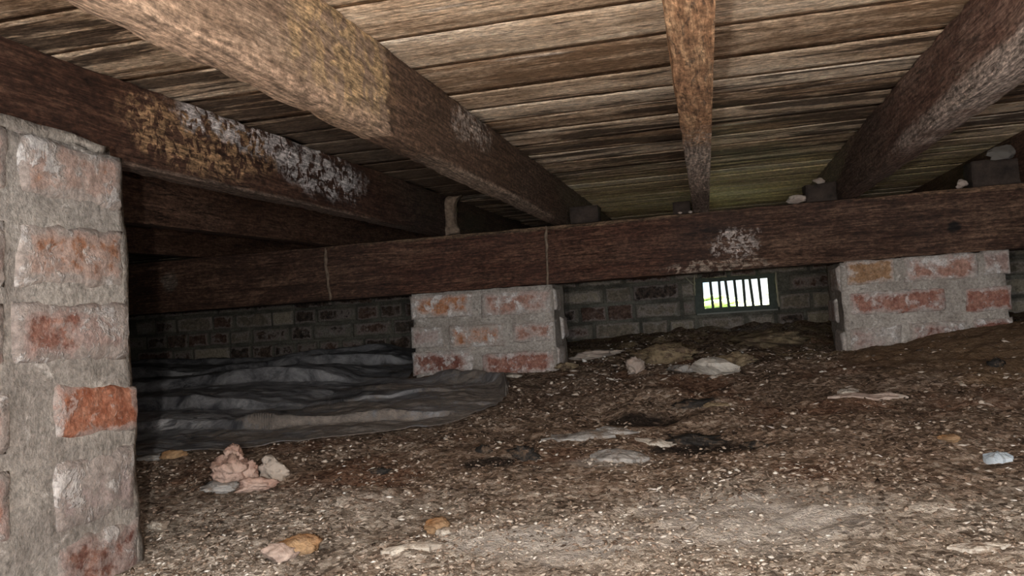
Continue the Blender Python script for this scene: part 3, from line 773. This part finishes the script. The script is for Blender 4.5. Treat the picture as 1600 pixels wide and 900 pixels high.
# ================================================================== BLACK SHEET
def sheet_mat():
    s = NT('black_polythene', .42, .5)
    n1 = s.noise(s.map(s.P, (1, 1.6, 1)), 4., 5., .6, .8); n2 = s.noise(s.P, 60., 6., .7, .4); n3 = s.noise(s.map(s.P, (1, 2.0, 1)), 13., 7., .72, .5)
    xyz = s.sep(s.P)
    col = s.ramp(n3, [(.36, (.06, .06, .068)), (.62, (.36, .355, .365))])
    d = s.math('ADD', n1, s.rng(xyz[0], -1.25, -.62, 0, .20))
    d = s.math('ADD', d, s.rng(xyz[1], 1.75, 1.42, 0, .12))
    dirt = s.rng(s.math('ADD', d, s.math('MULTIPLY', s.math('SUBTRACT', n2, .5), .35)), .60, .72)
    col = s.mix(s.math('MULTIPLY', dirt, .85), col, s.ramp(n2, [(.3, (.09, .072, .06)), (.7, (.30, .25, .21))]))
    dust = s.rng(n3, .58, .70)  # whitish dust tone that also paints in highlights
    col = s.mix(s.math('MULTIPLY', dust, .5), col, (.32, .32, .33))  # dust and painted highlights
    lime = 0.  # pale blobs paint bright crumple highlights into the sheet colour
    for px, py, rx, ry, sd in ((305, 645, .13, .07, 2.), (430, 597, .07, .06, 5.), (590, 662, .04, .03, 7.), (300, 596, .06, .12, 9.)):
        c = at(px, py, z=-.18)
        lime = s.math('MAXIMUM', lime, s.blob(tuple(c), (rx, ry, .2), .45, 16., .3, sd))
    lime = s.math('MULTIPLY', lime, s.rng(n3, .44, .52))
    col = s.mix(s.math('MULTIPLY', lime, .8), col, (.60, .60, .62))  # painted crumple highlights
    h = s.math('ADD', s.math('MULTIPLY', n3, 1.), s.math('MULTIPLY', n2, .35))
    return s.done(col, s.bump(h, 1., .008), s.rng(dirt, 0., 1., .38, .9))
M_SHEET = sheet_mat()
nu, nv = 320, 420
ux = np.interp(np.linspace(0, 1, nu), [0, .25, 1], [-2.95, -1.75, -.475])
vv = np.linspace(0, 1, nv)
yf = np.interp(ux, [-2.95, -1.3, -1.1, -.85, -.70, -.55, -.50, -.475], [1.30, 1.36, 1.37, 1.40, 1.50, 1.57, 1.66, 1.76])+.012*fbm(ux, ux*0, 14., 3, .5, 91)
ybk = np.interp(ux, [-2.95, -1.3, -.99, -.93, -.89, -.75, -.6, -.52, -.475], [3.76, 3.74, 3.3, 2.5, 2.31, 2.28, 2.20, 2.08, 1.90])+.012*fbm(ux, ux*0, 9., 3, .5, 95)
UX = np.repeat(ux[None], nv, 0); VV = np.repeat(vv[:, None], nu, 1)
SY = yf[None]*(1-VV**1.25)+ybk[None]*VV**1.25
SX = UX+.012*fbm(UX, SY, 6., 2, .5, 97)
base = ground(SX, SY)
def ridge(y0, h, wf, wb, x0=-3.2, x1=0., bow=0., sl=0.):
    """a fold: steep towards the lens, easing off behind"""
    c = y0+sl*(SX+1.2)+.05*fbm(SX, SX*0+y0, 1.9, 3, .5, int(y0*100))+bow*(SX+1.2)**2
    d = SY-c
    prof = np.where(d < 0, np.exp(-(d/wf)**2), np.exp(-(d/wb)**2))
    win = sstep(x0-.1, x0+.05, SX)*(1-sstep(x1-.22, x1, SX))
    return h*prof*win*(.75+.9*fbm(SX, SY*0+y0, 2.5, 2, .5, 7))
crease = .28-np.abs(fbm(SX+.1*fbm(SX, SY, 3., 2), SY*1.5, 3.2, 3, .5, 105)); crease2 = .25-np.abs(fbm(SX*.8+SY*.4, SY*1.3, 8., 3, .5, 109))
fold = .004+.040*np.clip(crease, 0, 1)**1.5+.012*np.clip(crease2, 0, 1)**1.2+.003*fbm(SX, SY*2, 20., 3, .6, 103)
fold = fold+ridge(1.62, .020, .007, .13, -3.2, -.86, .0, -.14)+ridge(1.86, .034, .006, .26, -3.2, -.92, .02, .03)+ridge(2.26, .042, .006, .34, -3.2, -.95, -.02)
fold = fold+ridge(2.80, .050, .010, .40, -3.2, -1.0)+ridge(3.35, .045, .02, .2, -3.2, -1.25)
fold = fold+ridge(1.60, .030, .006, .05, -.98, -.46, 0, .10)+ridge(1.80, .014, .005, .09, -.95, -.5, 0, .25)
fold = fold+.026*np.exp(-((VV-.93)/.035)**2)*sstep(-.82, -.70, SX)+.012*np.abs(fbm(SX, SY, 26., 2, .5, 113))*sstep(.80, .9, VV)*sstep(-.82, -.70, SX)
edge = np.minimum(np.minimum(VV, 1-VV)*12, 1)
fold = .005+(fold-.005)*(.35+.65*edge)
SZ = base+fold
sh = grid_mesh('plastic_sheet', SX, SY, SZ, M_SHEET)
sol = sh.modifiers.new('thickness', 'SOLIDIFY'); sol.thickness = .0012; sol.offset = 1
tag(sh, 'crumpled dusty black plastic sheet spread over the soil behind the near pier', 'plastic sheet')

# ================================================================== RUBBLE
def mk(name, a, b, bumpd=.006, soil=.75):
    s = NT(name, .93, .2); n = s.noise(s.O, 60., 5., .7); n2 = s.noise(s.O, 18., 4.)
    c = s.ramp(s.rng(n2, .35, .65), [(0, a), (1, b)])
    c = s.mix(s.rng(n, .45, .3, 0, .7), c, tuple(q*.4 for q in a))
    so = s.noise(s.P, 34., 6., .72)
    c = s.mix(s.rng(so, .50, .58, 0, soil), c, s.ramp(n, [(.3, (.06, .04, .028)), (.7, (.22, .155, .11))]))
    return s.done(c, s.bump(n, 1., bumpd))
M_PINKR = mk('pink_mortar_rubble', (.34, .20, .155), (.52, .38, .32), .006, .45)
M_TAN = mk('tan_stone', (.26, .13, .055), (.42, .28, .16), .006, .4)
M_WHT = mk('white_chalk', (.32, .28, .24), (.54, .50, .44))
M_GRY = mk('grey_slate_flake', (.20, .19, .18), (.38, .365, .35))
M_SLAB = mk('pale_slab_stone', (.46, .42, .37), (.70, .66, .60), .005, .25)
M_YEL = mk('yellow_crumb_stone', (.15, .11, .065), (.32, .25, .16), .010, .9)
M_BLU = mk('blue_grey_foil', (.30, .36, .42), (.48, .54, .60), .004, .3)
M_BLK = mk('black_crumbly', (.012, .011, .010), (.04, .036, .033))
def pl(name, px, py, size, seed, mat, label, cat, rot=0., sink=.35, dz=0., **k):
    p = on_ground(px, py); p.z += size[2]*(1-sink)+dz
    return rock(name, p, size, seed, mat, label, cat, rot, **k)
pl('rubble_lump', 360, 762, (.030, .028, .027), 31, M_PINKR, 'knobbly pink mortar lump, biggest of the cluster right of the near pier', 'rubble', .4, sink=.2, rough=.5)
pl('rubble_lump', 388, 757, (.018, .018, .020), 37, M_PINKR, 'small round pink mortar lump leaning on the right of the biggest lump', 'rubble', 0, sink=.1, rough=.5)
pl('rubble_lump', 368, 757, (.017, .016, .016), 41, M_PINKR, 'pink mortar lump perched at the top of the biggest lump', 'rubble', 0, sink=.2, dz=.034, rough=.5)
pl('rubble_lump', 398, 768, (.030, .020, .013), 34, M_PINKR, 'flat pink mortar lump in front of the knobbly cluster', 'rubble', .2, rough=.5)
pl('rubble_lump', 430, 746, (.024, .022, .020), 36, M_RUB, 'small grey-pink mortar lump at the right end of the cluster', 'rubble', 0, sink=.3, rough=.5)
pl('rubble_lump', 342, 768, (.034, .022, .009), 38, M_GRY, 'grey crumbly flake at the left foot of the pink rubble cluster', 'rubble', .3, rough=.6)
pl('stone', 462, 866, (.030, .022, .014), 51, M_TAN, 'orange-tan stone near the bottom edge, left of centre', 'stone', .5)
pl('stone', 437, 876, (.022, .018, .011), 52, M_RUB, 'pale pinkish stone touching the left side of the orange-tan stone', 'stone', .2)
pl('stone', 684, 832, (.017, .014, .011), 54, M_TAN, 'small tan and white stone on pale gravel at bottom centre left', 'stone', 1.)
pl('stone', 696, 838, (.012, .010, .007), 55, M_WHT, 'small white stone touching the small tan stone at bottom centre left', 'stone', .3)
pl('stone', 252, 829, (.016, .012, .009), 56, M_WHT, 'small cream stone on the soil close to the foot of the near pier', 'stone', .3)
pl('stone', 240, 718, (.030, .022, .006), 57, M_GRY, 'flat grey flake between the near pier and the plastic sheet', 'stone', .1)
pl('stone', 272, 716, (.024, .018, .010), 58, M_TAN, 'tan flake between the near pier and the plastic sheet', 'stone', .5)
def flake(px, py, L, Wd, rot, mat, seed, label, name='mortar_flake', th=.004):
    p = on_ground(px, py); n = 18; bm = bmesh.new(); r = random.Random(seed)
    rad = [.7+.45*r.random() for _ in range(n)]
    top = []; bot = []
    for k in range(n):
        a = 2*PI*k/n; x = math.cos(a)*L*rad[k]; y = math.sin(a)*Wd*rad[k]
        xr = x*math.cos(rot)-y*math.sin(rot); yr = x*math.sin(rot)+y*math.cos(rot)
        z = gz(p.x+xr, p.y+yr)-p.z
        top.append(bm.verts.new((xr, yr, z+th*(.8+r.random()*.5)))); bot.append(bm.verts.new((xr*1.03, yr*1.03, z-.008)))
    c = bm.verts.new((0, 0, th*1.6)); mid = [bm.verts.new(((v.co.x)*.55, v.co.y*.55, gz(p.x+v.co.x*.55, p.y+v.co.y*.55)-p.z+th*(1.1+.8*r.random()))) for v in top]
    for k in range(n):
        j = (k+1) % n
        bm.faces.new((c, mid[k], mid[j])); bm.faces.new((mid[k], top[k], top[j], mid[j])); bm.faces.new((top[k], bot[k], bot[j], top[j]))
    o = from_bm(name, bm, mat, None, False); o.location = p; return tag(o, label, 'flake')
flake(905, 684, .062, .022, .1, M_GRY, 3, 'long pale grey mortar flake lying flat in the middle of the floor')
flake(965, 676, .038, .012, .25, M_GRY, 4, 'narrow grey flake at the right tip of the long pale flake')
flake(968, 716, .045, .026, .0, M_GRY, 6, 'crusty round grey flake in front of the long pale flake', th=.005)
flake(1022, 694, .035, .014, .0, M_WHT, 8, 'cream crumbly flake left of the big black patch')
flake(1358, 623, .075, .020, -.05, M_RUB, 9, 'long ragged beige flake at the foot of the soil mound')
flake(1325, 614, .022, .012, .2, M_WHT, 10, 'small whitish flake above the left end of the long beige flake')
flake(1560, 721, .018, .016, .3, M_BLU, 12, 'small bluish white scrap on the floor near the right edge', th=.007)
flake(1120, 636, .028, .008, .1, M_YEL, 14, 'thin yellowish flake right of the small black hollow')
flake(640, 858, .040, .010, .35, M_WHT, 16, 'thin white sliver on pale gravel at bottom centre left')
flake(1530, 862, .030, .010, -.2, M_WHT, 18, 'white sliver near the bottom right corner')
pl('stone', 1484, 691, (.016, .010, .007), 61, M_TAN, 'small orange-tan stone on brown soil left of the bluish scrap', 'stone', .2)
pl('stone', 1290, 768, (.010, .008, .006), 62, M_WHT, 'small round white pebble on the floor right of centre', 'stone', .2)
pl('stone', 1120, 586, (.062, .05, .026), 71, M_SLAB, 'pale flat-topped stone slab on the soil below the vent', 'stone', -.3, rough=.25, flat=True, sub=2, sink=.25)
pl('stone', 1068, 583, (.045, .03, .012), 72, M_GRY, 'grey-white pointed slab at the left of the pale flat-topped stone', 'stone', .1, rough=.25, flat=True, sub=2, sink=.1)
pl('stone', 992, 582, (.028, .03, .024), 73, M_RUB, 'rounded whitish stone left of the tan clods below the vent', 'stone', .1, rough=.5)
pl('soil_clod', 1040, 566, (.09, .06, .030), 74, M_YEL, 'largest yellow-tan clod behind the pale slabs', 'clod', .1, rough=.7)
pl('soil_clod', 1150, 572, (.05, .04, .018), 75, M_YEL, 'tan clod right behind the pale flat-topped stone', 'clod', .1, rough=.7)
pl('soil_clod', 885, 578, (.035, .03, .013), 76, M_YEL, 'yellowish clod at the right foot of the middle pier', 'clod', .1, rough=.6)
pl('stone', 800, 590, (.030, .02, .008), 77, M_WHT, 'flat white stone at the foot of the middle pier', 'stone', .1, rough=.3)
pl('soil_clod', 930, 560, (.08, .06, .016), 78, M_RUB, 'low grey crusty clod right of the middle pier', 'clod', .0, rough=.7)
pl('soil_clod', 1200, 540, (.12, .08, .028), 79, M_YEL, 'broad brown clod in front of the wall below the vent', 'clod', .0, rough=.5)
pl('stone', 905, 525, (.05, .04, .035), 80, M_OFF, 'dark squarish stone against the far wall right of the middle pier', 'stone', .0, rough=.2)
pl('black_clump', 1085, 692, (.050, .034, .010), 81, M_BLK, 'big black crumbly clump on the floor right of the pale flakes', 'clump', .0, sink=.5, rough=.8)
pl('black_clump', 1180, 699, (.020, .012, .006), 82, M_BLK, 'small black clump right of the big black one', 'clump', .2, sink=.4, rough=.6)
pl('black_clump', 1085, 634, (.040, .03, .008), 83, M_BLK, 'black clump in the hollow behind the yellowish flake', 'clump', .2, sink=.5, rough=.7)
pl('black_clump', 820, 716, (.026, .022, .014), 84, M_BLK, 'black clump left of the long pale flake', 'clump', .2, sink=.5, rough=.7)
pl('black_clump', 758, 708, (.014, .012, .008), 85, M_BLK, 'little black clump between the plastic sheet and the black clump left of the flake', 'clump', .2, sink=.5, rough=.7)
pl('black_clump', 597, 741, (.018, .012, .007), 86, M_BLK, 'small black clump on brown soil in front of the sheet', 'clump', .2, sink=.4, rough=.6)
pl('black_clump', 1556, 574, (.018, .012, .012), 87, M_BLK, 'small black clump on the flank of the soil mound', 'clump', .2, sink=.4, rough=.6)

# loose crumbs that nobody could count
def chips(name, N, smin, smax, ya, yb_, mat, label, seed, region=None, flatness=.35):
    r = np.random.default_rng(seed)
    y = 1/(r.uniform(1/yb_, 1/ya, N)); x = r.uniform(-.98, .45, N)*y+ r.normal(0, .05, N)
    keep = np.ones(N, bool)
    for (a, b, c, d) in PIERS: keep &= ~((x > a-.01) & (x < c+.01) & (y > b-.01) & (y < d+.01))
    fy = np.interp(x, ux, yf); by = np.interp(x, ux, ybk)
    onsheet = (x < -.475) & (y > fy) & (y < by)
    keep &= ~onsheet
    clump = fbm(x, y, 8., 3, .6, 200+seed)
    keep &= r.random(N) < np.clip(.55+1.6*clump, .08, 1)
    keep &= ~((((x-.80)/.42)**2+((y-2.15)/.36)**2 < 1) & (r.random(N) < .8))
    if region is not None: keep &= region(x, y, r)
    x = x[keep]; y = y[keep]; n = len(x)
    z = ground(x, y)+.0045*fbm(x, y, 45., 3, .6, 51)+.003*np.abs(fbm(x, y, 90., 2, .6, 61))
    s_ = (smin+(smax-smin)*r.random(n)**3)*np.clip(y/1.1, .8, 1.7)
    V0 = np.array([[1, 0, 0], [.2, .8, .1], [-.9, .3, -.1], [-.5, -.7, .1], [.5, -.6, 0], [0, .1, 1], [.1, 0, -1]])
    Fc = np.array([[0, 1, 5], [1, 2, 5], [2, 3, 5], [3, 4, 5], [4, 0, 5], [1, 0, 6], [2, 1, 6], [3, 2, 6], [4, 3, 6], [0, 4, 6]])
    V = V0[None]*(1+r.uniform(-.35, .35, (n, 7, 3)))
    V = V*np.stack([r.uniform(.6, 1.5, n), r.uniform(.4, .9, n), np.full(n, flatness)*r.uniform(.6, 1.6, n)], -1)[:, None]
    a = r.uniform(0, 2*PI, n); tl = r.normal(0, .28, n)
    ca, sa, ct, st = np.cos(a), np.sin(a), np.cos(tl), np.sin(tl)
    vx, vy_, vz = V[..., 0], V[..., 1], V[..., 2]
    vx, vz = vx*ct[:, None]-vz*st[:, None], vx*st[:, None]+vz*ct[:, None]
    vx, vy_ = vx*ca[:, None]-vy_*sa[:, None], vx*sa[:, None]+vy_*ca[:, None]
    co = np.stack([vx, vy_, vz], -1)*s_[:, None, None]+np.stack([x, y, z+s_*flatness*.35], -1)[:, None]
    fc = (Fc[None]+(np.arange(n)*7)[:, None, None]).reshape(-1, 3)
    me = bpy.data.meshes.new(name); co = co.reshape(-1, 3)
    me.vertices.add(len(co)); me.vertices.foreach_set('co', co.ravel().astype(np.float32))
    me.loops.add(fc.size); me.loops.foreach_set('vertex_index', fc.ravel().astype(np.int32))
    me.polygons.add(len(fc)); me.polygons.foreach_set('loop_start', (np.arange(len(fc))*3).astype(np.int32))
    me.polygons.foreach_set('loop_total', np.full(len(fc), 3, np.int32)); me.update(calc_edges=True)
    o = link(name, me, mat); tag(o, label, 'gravel', kind='stuff'); return o
def chip_mat(name, stops):
    s = NT(name, .9, .25)
    rnd = s.geo.outputs['Random Per Island']
    c = s.ramp(rnd, stops)
    n = s.noise(s.P, 300., 3., .7)
    c = s.mix(s.rng(n, .5, .3, 0, .5), c, (.06, .045, .035))
    return s.done(c)
M_CHIPD = chip_mat('soil_crumbs', [(0, (.05, .034, .025)), (.3, (.14, .10, .074)), (.6, (.25, .185, .142)), (.85, (.40, .325, .265)), (1, (.58, .51, .44))])
M_CHIPL = chip_mat('pale_mortar_crumbs', [(0, (.20, .15, .11)), (.4, (.36, .30, .25)), (.75, (.50, .45, .40)), (.95, (.66, .63, .58)), (1, (.80, .78, .74))])
M_CHIPW = chip_mat('flat_flakes', [(0, (.16, .12, .09)), (.4, (.34, .28, .23)), (.8, (.56, .49, .43)), (1, (.78, .74, .69))])
chips('soil_crumbs', 75000, .0012, .0060, .45, 3.7, M_CHIPD, 'brown crumbs of soil and rotten wood covering the floor', 1)
def near_pale(x, y, r):
    p = np.clip((1.55-y)/.75, .04, 1)*np.clip(.55+1.8*fbm(x, y, 3.2, 3, .5, 301), .05, 1)
    p = np.maximum(p, .28*((y > 2.2) & (x > -.4)))
    return r.random(len(x)) < p
chips('mortar_crumbs', 75000, .0011, .0062, .45, 3.6, M_CHIPL, 'pale mortar crumbs and flakes scattered over the nearer floor', 2, near_pale, .3)

chips('rubble_fragments', 6000, .003, .010, 1.9, 3.6, M_CHIPL, 'broken pale mortar fragments heaped on the soil below the vent', 5, lambda x, y, r: (x > -.42) & (x < .3) & (r.random(len(x)) < .5), .28)
chips('wood_flakes', 16000, .002, .009, .5, 2.6, M_CHIPW, 'thin pale flakes of wood and lime lying flat on the floor', 8, lambda x, y, r: r.random(len(x)) < np.clip(.3+2*fbm(x, y, 4., 3, .5, 401), .03, 1), .10)
